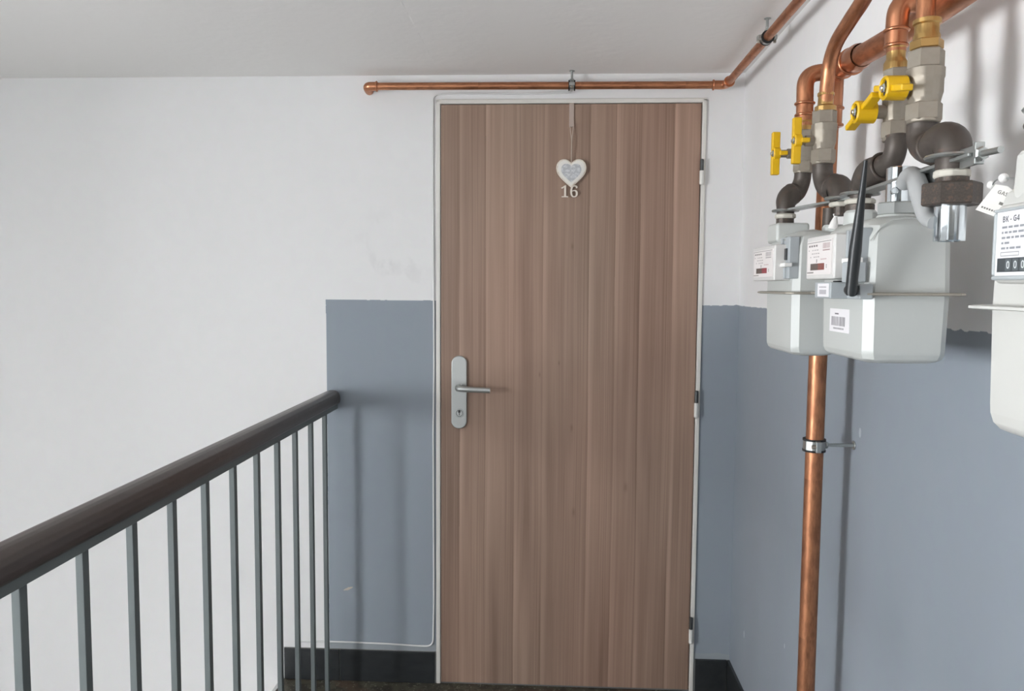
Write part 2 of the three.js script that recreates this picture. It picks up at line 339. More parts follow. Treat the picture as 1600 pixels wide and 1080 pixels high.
// hook over the door top
{
  const t = thing('door_hook', 'narrow wood-toned hook strip hung over the top of the brown door', 'hook', [0.432, 1.91, 0.005]);
  const m = std({ color: rgb(0.47, 0.38, 0.33), roughness: 0.5 });
  part('strip', rbox(0.4247, 0.4403, 1.911, 1.9885, 0.0045, 0.008, 0.001), m, t);
  part('hook_lip', [rbox(0.4247, 0.4403, 1.910, 1.9135, 0.0045, 0.022, 0.001), rbox(0.4247, 0.4403, 1.910, 1.921, 0.020, 0.0225, 0.001)], m, t);
}
{
  const t = thing('heart_ornament', 'white wooden heart with grey centre hanging on a string with the number 16 below', 'ornament', [0.434, 1.70, 0.010]);
  const cx = 0.4335, cy = 1.7605;
  const heart = (k) => { const s = new THREE.Shape(); const w = 0.1015 * k; // unit heart from curves
    s.moveTo(0, 0.56 * w * 0.62); s.bezierCurveTo(0.12 * w, 0.60 * w, 0.50 * w, 0.60 * w, 0.50 * w, 0.18 * w); s.bezierCurveTo(0.50 * w, -0.08 * w, 0.22 * w, -0.33 * w, 0, -0.53 * w);
    s.bezierCurveTo(-0.22 * w, -0.33 * w, -0.50 * w, -0.08 * w, -0.50 * w, 0.18 * w); s.bezierCurveTo(-0.50 * w, 0.60 * w, -0.12 * w, 0.60 * w, 0, 0.56 * w * 0.62); return s; };
  const ex = (k, d, z, b) => new THREE.ExtrudeGeometry(heart(k), { depth: d, bevelEnabled: true, bevelSize: b, bevelThickness: b, bevelSegments: 3, curveSegments: 20 }).scale(1, 0.87, 1).translate(cx, cy, z);
  const cream = tex(128, 128, (u, v) => mix([0.78, 0.73, 0.64], [0.62, 0.52, 0.42], step(0.5, 0.75, fbm(u * 8, v * 8, 111, 4))), { repeat: true }); cream.repeat.set(12, 12);
  const body = part('heart', ex(0.94, 0.007, 0.008, 0.002), std({ map: cream, roughness: 0.7 }), t);
  const greyM = tex(128, 128, (u, v) => mix([0.46, 0.475, 0.49], [0.64, 0.65, 0.66], step(0.35, 0.7, fbm(u * 7, v * 7, 112, 4))), { repeat: true }); greyM.repeat.set(18, 18);
  part('rim', [0.86, 0.74].map((k, i) => { const g = ex(k, 0.001, 0.0165 + i * 0.0006, 0.0006); return g; }), std({ color: rgb(0.82, 0.80, 0.75), roughness: 0.6 }), body);
  part('inlay', ex(0.64, 0.001, 0.0178, 0.0005), std({ map: greyM, roughness: 0.6 }), body, 'mottled grey centre');
  part('string', [sweep(smooth([[0.4285, 1.909, 0.020], [0.4300, 1.890, 0.020], [0.4335, 1.865, 0.019], [0.4332, 1.84, 0.017], [0.4335, 1.788, 0.013]]), 0.0017, 8), sweep(smooth([[0.4285, 1.909, 0.020], [0.4325, 1.917, 0.0185], [0.4375, 1.909, 0.020], [0.4365, 1.890, 0.020], [0.4340, 1.865, 0.0195], [0.4338, 1.84, 0.0175], [0.4335, 1.788, 0.013]]), 0.0017, 8)], std({ color: rgb(0.50, 0.41, 0.34), roughness: 0.9 }), t);
  const font = await new FontLoader().loadAsync('fonts/droid/droid_serif_regular.typeface.json');
  const tg = new TextGeometry('16', { font, size: 0.0385, depth: 0.004, curveSegments: 8, bevelEnabled: true, bevelSize: 0.0006, bevelThickness: 0.0006, bevelSegments: 2 }); tg.computeBoundingBox();
  const b = tg.boundingBox; tg.scale(1.0, 0.98, 1).translate(0.4285 - (b.min.x + b.max.x) / 2 * 1.0, 1.6825, 0.010);
  part('number', tg, std({ color: rgb(0.76, 0.69, 0.61), roughness: 0.6 }), t, 'pale wooden number 16');
}
// cable round the left side of the door frame
{
  const m = part('cable', sweep(fillet([[-0.50, 0.137, 0.004], [-0.36, 0.1395, 0.004], [-0.2, 0.1375, 0.004], [-0.08, 0.133, 0.004], [-0.028, 0.133, 0.004], [-0.0245, 0.30, 0.004], [-0.0255, 0.6, 0.004], [-0.0265, 0.9, 0.004], [-0.0235, 1.08, 0.004], [-0.0240, 1.3, 0.004], [-0.0265, 1.7, 0.004], [-0.0265, 2.019, 0.004], [0.02, 2.021, 0.006], [0.3, 2.019, 0.008], [0.43, 2.022, 0.010]], 0.03), 0.0030, 10), M.cable, scene);
  m.name = 'wall_cable'; m.userData = { label: 'thin white cable clipped along the left door frame and above the black skirting', category: 'cable' };
}

// ------------------------------------------------------------------ stair railing
{
  const x = -0.374, t = thing('stair_railing', 'dark brown handrail on thin grey steel balusters beside the stairwell', 'railing', [x, 0, 1.4]);
  const prof = new THREE.Shape(); const w = 0.0265, h0 = 0.985, h1 = 1.0275;
  prof.moveTo(-w + 0.006, h0); prof.lineTo(w - 0.006, h0); prof.quadraticCurveTo(w, h0, w + 0.0005, h0 + 0.012); prof.bezierCurveTo(w + 0.001, h1 - 0.006, w * 0.6, h1, 0, h1); prof.bezierCurveTo(-w * 0.6, h1, -w - 0.001, h1 - 0.006, -w - 0.0005, h0 + 0.012); prof.quadraticCurveTo(-w, h0, -w + 0.006, h0);
  const len = 3.2, hr = new THREE.ExtrudeGeometry(prof, { depth: len, bevelEnabled: true, bevelSize: 0.002, bevelThickness: 0.004, bevelSegments: 3, curveSegments: 16 }).translate(x, 0, 0.012);
  mapUV(hr, (a, b, c) => [(a + b) * 4, c]);
  const hp = part('handrail', toCreasedNormals(hr, 0.5), M.handrail, t);
  part('scratch', [box(x - 0.012, x - 0.002, 1.0245, 1.0285, 0.6, 0.606), box(x - 0.004, x + 0.010, 1.0240, 1.0275, 0.603, 0.607)], std({ color: rgb(0.42, 0.36, 0.31), roughness: 0.8 }), hp, 'pale scratched patch');
  part('rail_bar', rbox(x - 0.021, x + 0.021, 0.966, 0.985, 0.014, 3.2, 0.002), M.steelPaint, t);
  const bg = rbox(-0.0065, 0.0065, 0, 0.968, -0.0085, 0.0085, 0.0012);
  for (let i = 0; i < 20; i++) part(i ? 'baluster_' + String(i).padStart(3, '0') : 'baluster', bg.clone().translate(x, 0, 0.102 + i * 0.1519), M.steelPaint, t);
}

// ------------------------------------------------------------------ copper pipe under the ceiling
const pressRing = (r, pos, dir) => ring(r + 0.0012, 0.0026, pos, dir);
{
  const t = thing('copper_pipe', 'thin copper pipe running under the ceiling above the door and along the right wall', 'pipe', [0.35, 2.02, 0.04]);
  const y = 2.035, z = 0.042, r = 0.0118;
  part('pipe', [sweep([[-0.205, 2.0375, z], [0.895, y, z]], r), sweep([[0.9245, 2.034, 0.075], [0.9245, 2.029, 3.6]], r)], M.copper, t);
  part('elbow', [sweep(fillet([[-0.205, 2.0375, z], [-0.237, 2.0375, z], [-0.240, 2.034, 0.018], [-0.240, 2.032, -0.02]], 0.022), 0.0142), pressRing(0.0135, [-0.206, 2.0375, z], [1, 0, 0])], M.copperFit, t);
  part('elbow_001', [sweep(fillet([[0.882, y, z], [0.9245, y, z], [0.9245, 2.034, 0.092]], 0.022), 0.0140), pressRing(0.0135, [0.884, y, z], [1, 0, 0]), pressRing(0.0135, [0.9245, 2.034, 0.090], [0, 0, 1])], M.copperFit, t);
}
function clampThing(label, c, axis, stem, r, h) { // ring clamp with rubber lining and a threaded rod to wall or ceiling
  const t = thing('pipe_clamp', label, 'pipe clamp', c, undefined), A = V(...axis), S = V(...stem).sub(V(...c)), d = S.clone().normalize(), side = A.clone().cross(d);
  part('band', lathe([[r, -h / 2], [r + 0.0035, -h / 2], [r + 0.0035, h / 2], [r, h / 2]], c, axis, 36), M.zinc, t);
  [-1, 1].forEach((s, i) => part(i ? 'rubber_lining_001' : 'rubber_lining', lathe([[r - 0.001, s * h / 2 - 0.002], [r + 0.0046, s * h / 2 - 0.002], [r + 0.0046, s * h / 2 + 0.002], [r - 0.001, s * h / 2 + 0.002]], c, axis, 36), M.rubber, t));
  const e = V(...c).addScaledVector(side, -(r + 0.008)), q = new THREE.Quaternion().setFromUnitVectors(V(0, 1, 0), A);
  const lug = (s) => { const g = rbox(-0.005, 0.005, -h / 2, h / 2, -0.006, 0.006, 0.001); g.applyQuaternion(q); return g.translate(...V(...c).addScaledVector(side, s * (r + 0.007)).toArray()); };
  part('lug', lug(1), M.zinc, t); part('lug_001', lug(-1), M.zinc, t);
  [1, -1].forEach((s, i) => part(i ? 'screw_001' : 'screw', lathe([[0, 0.008], [0.004, 0.008], [0.004, 0.0], [0, 0]], V(...c).addScaledVector(side, s * (r + 0.008)).addScaledVector(d, -0.0125).toArray(), d.toArray(), 12), M.nickel, t));
  part('rod', [sweep([V(...c).addScaledVector(d, r + 0.002), V(...stem)], 0.0036, 12), hexa(0.0075, 0, 0.006, V(...c).addScaledVector(d, r + 0.003).toArray(), d.toArray()), cyl(0.009, -0.0025, 0, stem, d.toArray(), 20, 0.0008)], M.zinc, t);
  return t;
}
clampThing('zinc clamp with black rubber holding the thin copper pipe above the door', [0.4315, 2.0362, 0.042], [1, 0, 0], [0.4315, YC, 0.042], 0.0122, 0.018);
clampThing('black lined clamp holding the thin copper pipe along the right wall under the ceiling', [0.9245, 2.0332, 0.535], [0, 0, 1], [0.9245, YC, 0.535], 0.0122, 0.020);
clampThing('zinc clamp with black rubber round the thick vertical copper pipe below the meters', [0.914, 1.069, 1.048], [0, 1, 0], [XR, 1.069, 1.048], 0.0180, 0.022);

// ------------------------------------------------------------------ riser and manifold
{
  const t = thing('copper_riser', 'thick vertical copper pipe with a branch pipe toward the viewer near the top', 'pipe', [0.914, 0, 1.07]);
  const x = 0.914, za = 1.048, zb = 1.083;
  part('riser', sweep([[x, 0, 1.046], [x, 1.2, 1.052], [x, 1.8, 1.075]], 0.0176, 28), M.copper, t);
  part('tee', [sweep([[x, 1.70, 1.078], [x, 1.815, 1.082]], 0.0208, 28), sweep([[x, 1.806, 1.06], [x, 1.797, 1.185]], 0.0215, 28), pressRing(0.0208, [x, 1.703, 1.078]), pressRing(0.0208, [x, 1.735, 1.078]), pressRing(0.0215, [x, 1.797, 1.182], [0, 0, 1]), pressRing(0.0212, [x, 1.802, 1.135], [0, 0, 1])], M.copperFit, t);
  part('collar', lathe([[0.0215, 0], [0.0235, 0.006], [0.0235, 0.03], [0.0205, 0.045]], [x, 1.7975, 1.185], [0, -0.06, 1]), M.copperFit, t);
  part('manifold', sweep([[x, 1.797, 1.19], [x, 1.786, 1.34], [x, 1.777, 1.50], [x, 1.774, 2.3], [x, 1.774, 3.4]], 0.0185, 28), M.copper, t);
}
// branches from manifold to valves
const fit = (pos, r, d = [0, 1, 0]) => pressRing(r, pos, d);
{
  const t = thing('branch_pipe', 'short bent copper branch from the riser top down to the leftmost valve', 'pipe', [0.862, 1.69, 1.085]);
  part('pipe', sweep(fillet([[0.862, 1.70, 1.086], [0.862, 1.800, 1.082], [0.912, 1.806, 1.082]], 0.042), 0.0158, 24), M.copper, t);
  part('press_ring', fit([0.862, 1.744, 1.084], 0.0158), M.copperFit, t); part('press_ring_001', fit([0.862, 1.722, 1.085], 0.0152), M.copperFit, t);
  part('brass_adapter', lathe([[0, -0.032], [0.0165, -0.032], [0.0165, -0.012], [0.0148, -0.008], [0.0150, 0.0], [0, 0]], [0.862, 1.722, 1.085]), M.brass, t, 'brass adapter');
}
{
  const t = thing('branch_pipe', 'slim copper pipe rising from the second valve and bending up toward the ceiling', 'pipe', [0.862, 1.705, 1.205]);
  part('pipe', sweep(smooth([[0.862, 1.715, 1.207], [0.862, 1.75, 1.2105], [0.862, 1.780, 1.219], [0.862, 1.807, 1.246], [0.862, 1.828, 1.316], [0.862, 1.842, 1.372], [0.850, 1.866, 1.47], [0.815, 1.90, 1.60], [0.805, 1.95, 1.80], [0.805, 2.0, 2.1]], 70), 0.0122, 22), M.copper, t);
  part('brass_adapter', [lathe([[0, 0], [0.0185, 0], [0.0185, 0.008], [0.0135, 0.011], [0.0130, 0.026], [0.0145, 0.028], [0.0145, 0.032], [0.0122, 0.034]], [0.862, 1.703, 1.206])], M.brass, t, 'brass adapter');
}
{
  const t = thing('branch_pipe', 'short copper elbow feeding the third valve from the left', 'pipe', [0.862, 1.70, 1.503]);
  part('pipe', sweep(fillet([[0.862, 1.735, 1.499], [0.862, 1.795, 1.503], [0.913, 1.785, 1.51]], 0.036), 0.0150, 24), M.copperFit, t);
  part('press_ring', [fit([0.862, 1.753, 1.4995], 0.0142), fit([0.862, 1.731, 1.500], 0.0132), sweep([[0.862, 1.722, 1.501], [0.862, 1.757, 1.4995]], 0.0135, 24)], M.copperFit, t);
  part('brass_adapter', lathe([[0, -0.032], [0.0160, -0.032], [0.0160, -0.020], [0.0128, -0.014], [0.0128, 0.0], [0.0138, 0.002], [0, 0.003]], [0.862, 1.727, 1.5015]), M.brass, t, 'brass adapter');
}
{
  const t = thing('branch_pipe', 'vertical copper pipe rising out of view from the rightmost valve', 'pipe', [0.862, 1.70, 1.59]);
  part('pipe', sweep(fillet([[0.862, 1.71, 1.5935], [0.862, 1.80, 1.586], [0.862, 1.96, 1.59], [0.862, 1.99, 2.2]], 0.06), 0.0118, 22), M.copper, t);
  part('brass_adapter', [hexa(0.0192, 0, 0.013, [0.862, 1.6975, 1.597], [0, 1, 0], 0.3), lathe([[0.0165, 0.010], [0.0165, 0.02], [0.0150, 0.024], [0.0150, 0.034], [0.0172, 0.036], [0.0172, 0.041], [0.0120, 0.043]], [0.862, 1.6955, 1.5955])], M.brass, t, 'brass adapter');
}
// ------------------------------------------------------------------ yellow T-handle valves
function valve(label, x, z, y0, y1, r, stem, hy, wing, L, tilt = 0) {
  const t = thing('gas_valve', label, 'gas valve', [x, y0, z], undefined), H = y1 - y0, at = [x, 0, z];
  const body = part('valve_body', [lathe([[0, y0 + 0.20 * H], [r * 0.86, y0 + 0.2 * H], [r * 0.92, y0 + 0.3 * H], [r * 0.98, y0 + 0.36 * H], [r * 1.05, y0 + 0.42 * H], [r * 1.05, y0 + 0.60 * H], [r * 1.10, y0 + 0.63 * H], [r * 1.10, y0 + 0.74 * H], [r * 0.9, y0 + 0.76 * H], [0, y0 + 0.76 * H]], at, [0, 1, 0], 36),
    cyl(0.0095, 0, 0.020, [x - r * 0.7, hy, z], [-1, 0, 0], 18), cyl(0.0072, 0, stem - r * 0.7 - 0.010, [x - r * 0.7, hy, z], [-1, 0, 0], 18)], M.nickel, t);
  part('upper_nut', [hexa(r, y0 + 0.74 * H, y1, at, [0, 1, 0], 0.35)], M.nickel, t);
  part('lower_nut', [hexa(r, y0 + 0.03 * H, y0 + 0.28 * H, at, [0, 1, 0], 0.35), cyl(r * 0.96, y0, y0 + 0.06 * H, at, [0, 1, 0], 36)], M.nickel, t);
  // handle: hub round the stem and two wings
  const hx = x - stem, d = wing === 'up' ? V(0, 1, 0) : V(0, tilt, 1).normalize(), hub = wing === 'up' ? 0.0128 : 0.0156, dp = wing === 'up' ? 0.013 : 0.028;
  const bar = (s) => { // tapered blade, offset forward
    const g = wing === 'up' ? rbox(-0.0075, 0.0075, 0, L - hub * 0.5, -0.0062, 0.0062, 0.002) : rbox(-0.0075, 0.0075, 0, L - hub * 0.5, -0.0042, 0.0042, 0.002);
    g.applyQuaternion(new THREE.Quaternion().setFromUnitVectors(V(0, 1, 0), d.clone().multiplyScalar(s)));
    return g.translate(hx + dp * 0.45, hy + d.y * s * hub * 0.5, z + d.z * s * hub * 0.5);
  };
  const h = part('handle', [lathe([[hub * 0.72, 0.002], [hub * 0.86, 0], [hub, 0.002], [hub * (wing === 'up' ? 0.96 : 1.02), dp], [hub * 0.7, dp + 0.002], [0, dp + 0.002]], [hx, hy, z], [1, 0, 0], 30), lathe([[hub * 0.72, 0.002], [hub * 0.68, 0.007], [0, 0.007]], [hx, hy, z], [1, 0, 0], 30), bar(1), bar(-1), rbox(hx + dp * 0.8, hx + dp + 0.012, hy - 0.005, hy + 0.003, z + (wing === 'up' ? 0.006 : -0.008), z + (wing === 'up' ? 0.018 : 0.008), 0.0015)], M.yellow, t, 'yellow T-shaped handle');
  part('handle_nut', [hexa(0.0062, -0.001, 0.006, [hx, hy, z], [1, 0, 0]), cyl(0.0036, -0.003, 0.002, [hx, hy, z], [1, 0, 0], 14, 0.0005)], M.chrome, h);
  part('nut_recess', cyl(hub * 0.70, 0.0045, 0.0062, [hx, hy, z], [1, 0, 0], 24, 0.0003), M.rubber, h);
  return t;
}
valve('leftmost gas valve, its yellow handle upright and farthest out over the white wall', 0.862, 1.088, 1.610, 1.692, 0.0180, 0.060, 1.648, 'up', 0.041);
valve('second valve from the left with an upright yellow handle, under the slim bent pipe', 0.862, 1.203, 1.610, 1.706, 0.0200, 0.054, 1.652, 'up', 0.041);
valve('third valve from the left, the lower of two with sideways yellow handles', 0.862, 1.508, 1.597, 1.697, 0.0172, 0.058, 1.638, 'flat', 0.050, 0.28);
valve('rightmost and largest gas valve, the higher of two with sideways yellow handles', 0.862, 1.597, 1.604, 1.6975, 0.0212, 0.054, 1.650, 'flat', 0.047, -0.22);

// ------------------------------------------------------------------ iron swan necks from valves to meters
function neck(label, pts, r, bulge, gasketAt, extra) {
  const t = thing('iron_elbow', label, 'pipe elbow', pts[pts.length - 1], undefined);
  const P = smooth(pts, 48);
  part('elbow', [sweep(P, (u) => r * (1 + bulge * Math.exp(-Math.pow((u - 0.62) / 0.22, 2))), 26)], M.iron, t);
  // bead at the joint of the two elbows
  const i = 22, d = P[i + 1].clone().sub(P[i]).normalize();
  part('bead', ring(r * (1 + bulge * 0.55), r * 0.17, P[i].toArray(), d.toArray()), M.iron, t);
  if (gasketAt) part('gasket', cyl(gasketAt.r, 0, gasketAt.h, gasketAt.p, [0, 1, 0], 32, 0.002), M.gasket, t, 'cream sealing ring');
  if (extra) extra(t);
  return t;
}
neck('leftmost dark iron double elbow under the first valve on the farthest meter', [[0.862, 1.616, 1.088], [0.861, 1.595, 1.084], [0.852, 1.576, 1.086], [0.838, 1.568, 1.094], [0.828, 1.556, 1.101], [0.826, 1.543, 1.104], [0.826, 1.531, 1.104]], 0.0158, 0.32, { r: 0.0195, h: 0.009, p: [0.826, 1.5215, 1.104] }, (t) => part('union', cyl(0.0165, 0, 0.014, [0.826, 1.509, 1.103], [0, 1, 0], 28), M.iron, t));
neck('dark iron double elbow under the second valve on the farthest meter', [[0.862, 1.612, 1.200], [0.864, 1.590, 1.200], [0.868, 1.574, 1.208], [0.876, 1.566, 1.226], [0.880, 1.563, 1.238], [0.880, 1.548, 1.247], [0.880, 1.538, 1.249]], 0.0178, 0.36, { r: 0.0198, h: 0.008, p: [0.880, 1.530, 1.250] }, (t) => {
  part('union', cyl(0.0112, 0, 0.018, [0.880, 1.514, 1.249], [0, 1, 0], 24), M.iron, t); part('branch', sweep([[0.880, 1.533, 1.196], [0.880, 1.497, 1.194]], 0.0125, 22), M.iron, t);
});
neck('dark iron double elbow under the third valve, behind the black antenna', [[0.862, 1.604, 1.513], [0.862, 1.587, 1.514], [0.861, 1.571, 1.504], [0.856, 1.563, 1.480], [0.852, 1.557, 1.448], [0.850, 1.543, 1.424], [0.850, 1.527, 1.419]], 0.0150, 0.55, { r: 0.0225, h: 0.008, p: [0.850, 1.517, 1.419] }, (t) => part('union', cyl(0.0215, 0, 0.012, [0.850, 1.505, 1.419], [0, 1, 0], 28), M.iron, t));
neck('largest dark iron double elbow under the rightmost valve', [[0.862, 1.610, 1.594], [0.862, 1.594, 1.593], [0.862, 1.577, 1.600], [0.862, 1.567, 1.626], [0.862, 1.571, 1.656], [0.862, 1.563, 1.677], [0.862, 1.545, 1.680], [0.862, 1.528, 1.680]], 0.0185, 0.26, { r: 0.0205, h: 0.010, p: [0.862, 1.522, 1.680] }, (t) => {
  part('union', cyl(0.0188, 0, 0.016, [0.862, 1.508, 1.681], [0, 1, 0], 30), M.iron, t);
  part('union_nut', hexa(0.0315, 0, 0.027, [0.862, 1.489, 1.682], [0, 1, 0], 0.25), M.iron, t, 'dark hexagonal union nut');
});
{ // blank chrome pipe end in the nut
  const t = thing('pipe_end', 'bright chrome pipe end hanging out of the dark hexagonal nut', 'pipe end', [0.862, 1.446, 1.680]);
  part('tube', lathe([[0.0125, 0.004], [0.0125, 0], [0.0172, 0], [0.0178, 0.001], [0.0178, 0.044], [0, 0.044]], [0.862, 1.446, 1.680], [0, 1, 0], 40), M.chrome, t);
  part('inner_plug', cyl(0.0126, 0.003, 0.008, [0.862, 1.446, 1.680], [0, 1, 0], 28), M.greyPlastic, t);
}
{ // chrome fitting on the second meter and the grey arm that ties it to the blank end
  const t = thing('meter_fitting', 'chrome cylinder fitting with a grey curved arm on top of the second meter', 'fitting', [0.862, 1.490, 1.529]);
  part('cylinder', lathe([[0, 0.01], [0.0168, 0.01], [0.0168, 0.066], [0.0155, 0.0675], [0, 0.0675]], [0.862, 1.490, 1.529], [0, 1, 0], 36), M.chrome, t);
  part('flange', hexa(0.0262, 0, 0.018, [0.862, 1.4905, 1.529], [0, 1, 0], 0.5), M.zinc, t);
  const P = smooth([[0.853, 1.530, 1.566], [0.850, 1.537, 1.588], [0.847, 1.534, 1.610], [0.845, 1.518, 1.629], [0.845, 1.496, 1.643], [0.845, 1.477, 1.657], [0.846, 1.469, 1.676]], 40);
  part('arm', sweep(P, (u) => 0.0098 + 0.0030 * Math.sin(Math.PI * u) - 0.001 * u, 18), M.castGrey, t, 'grey curved cast arm');
  part('set_screw', cyl(0.005, 0, 0.012, [0.846, 1.521, 1.553], [-0.3, 0, 1], 14), M.chrome, t);
}
// ------------------------------------------------------------------ mounting brackets
function bracket(label, A, B, ra, rb, ext) {
  const t = thing('meter_bracket', label, 'bracket', A, undefined), a = V(...A), b = V(...B), d = b.clone().sub(a).normalize(), L = a.distanceTo(b) + ext[0] + ext[1];
  const th = 0.0022, n = V(0, 1, 0).cross(d).normalize();
  const bar = rbox(-0.012, 0.012, -th, th, 0, L, 0.001), q = new THREE.Quaternion().setFromRotationMatrix(new THREE.Matrix4().makeBasis(n, V(0, 1, 0), d));
  bar.applyQuaternion(q); const s = a.clone().addScaledVector(d, -ext[0]); bar.translate(s.x, s.y, s.z);
  part('bar', bar, M.zinc, t);
  [[A, ra], [B, rb]].forEach(([c, r], i) => part(i ? 'ring_plate_001' : 'ring_plate', lathe([[r - 0.006, -th], [r + 0.004, -th], [r + 0.0055, 0], [r + 0.004, th], [r - 0.006, th]], c, [0, 1, 0], 40), M.zinc, t));
  return { t, d };
}
bracket('flat zinc bracket joining the two iron elbows of the farthest meter', [0.826, 1.5365, 1.104], [0.880, 1.5445, 1.249], 0.0205, 0.0225, [0.0, 0.05]);
{
  const { t } = bracket('flat zinc bracket joining the two iron elbows of the second meter, ending in a bolt', [0.850, 1.5330, 1.419], [0.862, 1.5475, 1.680], 0.0245, 0.0265, [0.0, 0.055]);
  part('gusset', [rbox(0.8605, 0.8635, 1.530, 1.553, 1.700, 1.742, 0.001), rbox(0.8565, 0.8675, 1.530, 1.555, 1.738, 1.743, 0.001), rbox(0.8595, 0.8625, 1.518, 1.546, 1.58, 1.655, 0.001)], M.zinc, t);
  part('bolt', [sweep([[0.862, 1.541, 1.74], [0.862, 1.539, 1.786]], 0.0038, 14), hexa(0.0080, 0, 0.006, [0.862, 1.541, 1.744], [0, 0, 1])], M.zinc, t);
}

// ------------------------------------------------------------------ gas meters
const plateTex = (kind) => canvasTex(512, 256, (c, w, h) => {
  c.fillStyle = kind === 3 ? '#e9e8ec' : '#e9e4e2'; c.fillRect(0, 0, w, h);
  c.strokeStyle = '#8d8a88'; c.lineWidth = 5;
  if (kind === 3) {
    c.fillStyle = '#4a4d50'; c.font = 'bold 34px sans-serif'; c.fillText('BK - G4', 36, 42);
    for (let i = 0; i < 5; i++) { c.fillStyle = '#8b8d92'; let x = 36; const n = [6, 5, 5, 2, 4][i]; for (let k = 0; k < n; k++) { const l = 12 + noise2(i, k, 5) * 26; c.fillRect(x, 58 + i * 21, l, 9); x += l + 7; } }
    c.strokeStyle = '#9a9a9a'; c.lineWidth = 4; c.strokeRect(36, 163, 120, 14);
    c.fillStyle = '#3b4144'; c.fillRect(14, 186, w - 28, 56);
    c.fillStyle = '#cfd4d4'; c.font = 'bold 40px monospace'; for (let k = 0; k < 8; k++) { c.fillStyle = '#565d60'; c.fillRect(70 + k * 48, 190, 36, 48); c.fillStyle = '#d5dada'; c.fillText('0', 76 + k * 48, 228); }
  } else {
    c.beginPath(); c.moveTo(10, 250); c.lineTo(10, 12); c.lineTo(500, 12); c.stroke();
    c.fillStyle = '#77706f'; for (let k = 0; k < 4; k++) c.fillRect(40 + k * 50, 30, 34, 14);
    c.fillStyle = kind === 2 ? '#a9908f' : '#a19c9c'; for (let k = 0; k < 13; k++) c.fillRect(335 + k * 11, 24, 5 + 3 * noise2(k, 1, 2), 40);
    c.fillRect(335, 72, 140, 9);
    c.fillStyle = '#aaa3a2'; for (let i = 0; i < 3; i++) { let x = 36; for (let k = 0; k < 6; k++) { const l = 10 + noise2(i, k, 9) * 28; if (noise2(i, k, 10) > 0.35) c.fillRect(x, 66 + i * 26, l, 8); x += l + 12; } }
    c.fillStyle = '#b58e8e'; for (let k = 0; k < 5; k++) c.fillRect(300 + k * 24, 138, 15, 8);
    c.fillStyle = '#756f6c'; c.fillRect(208, 140, 16, 26);
    c.fillStyle = '#5d5550'; c.fillRect(84, 172, 160, 50); c.fillStyle = kind === 2 ? '#8a4f49' : '#933f48'; c.fillRect(244, 172, 130, 50);
    c.fillStyle = '#c9b8ae'; for (let k = 0; k < 8; k++) { c.globalAlpha = 0.35; c.fillRect(92 + k * 35, 178, 5, 38); } c.globalAlpha = 1;
    c.strokeRect(410, 186, 14, 20); c.fillStyle = '#8b8582'; c.fillRect(16, 236, 140, 9);
  }
});
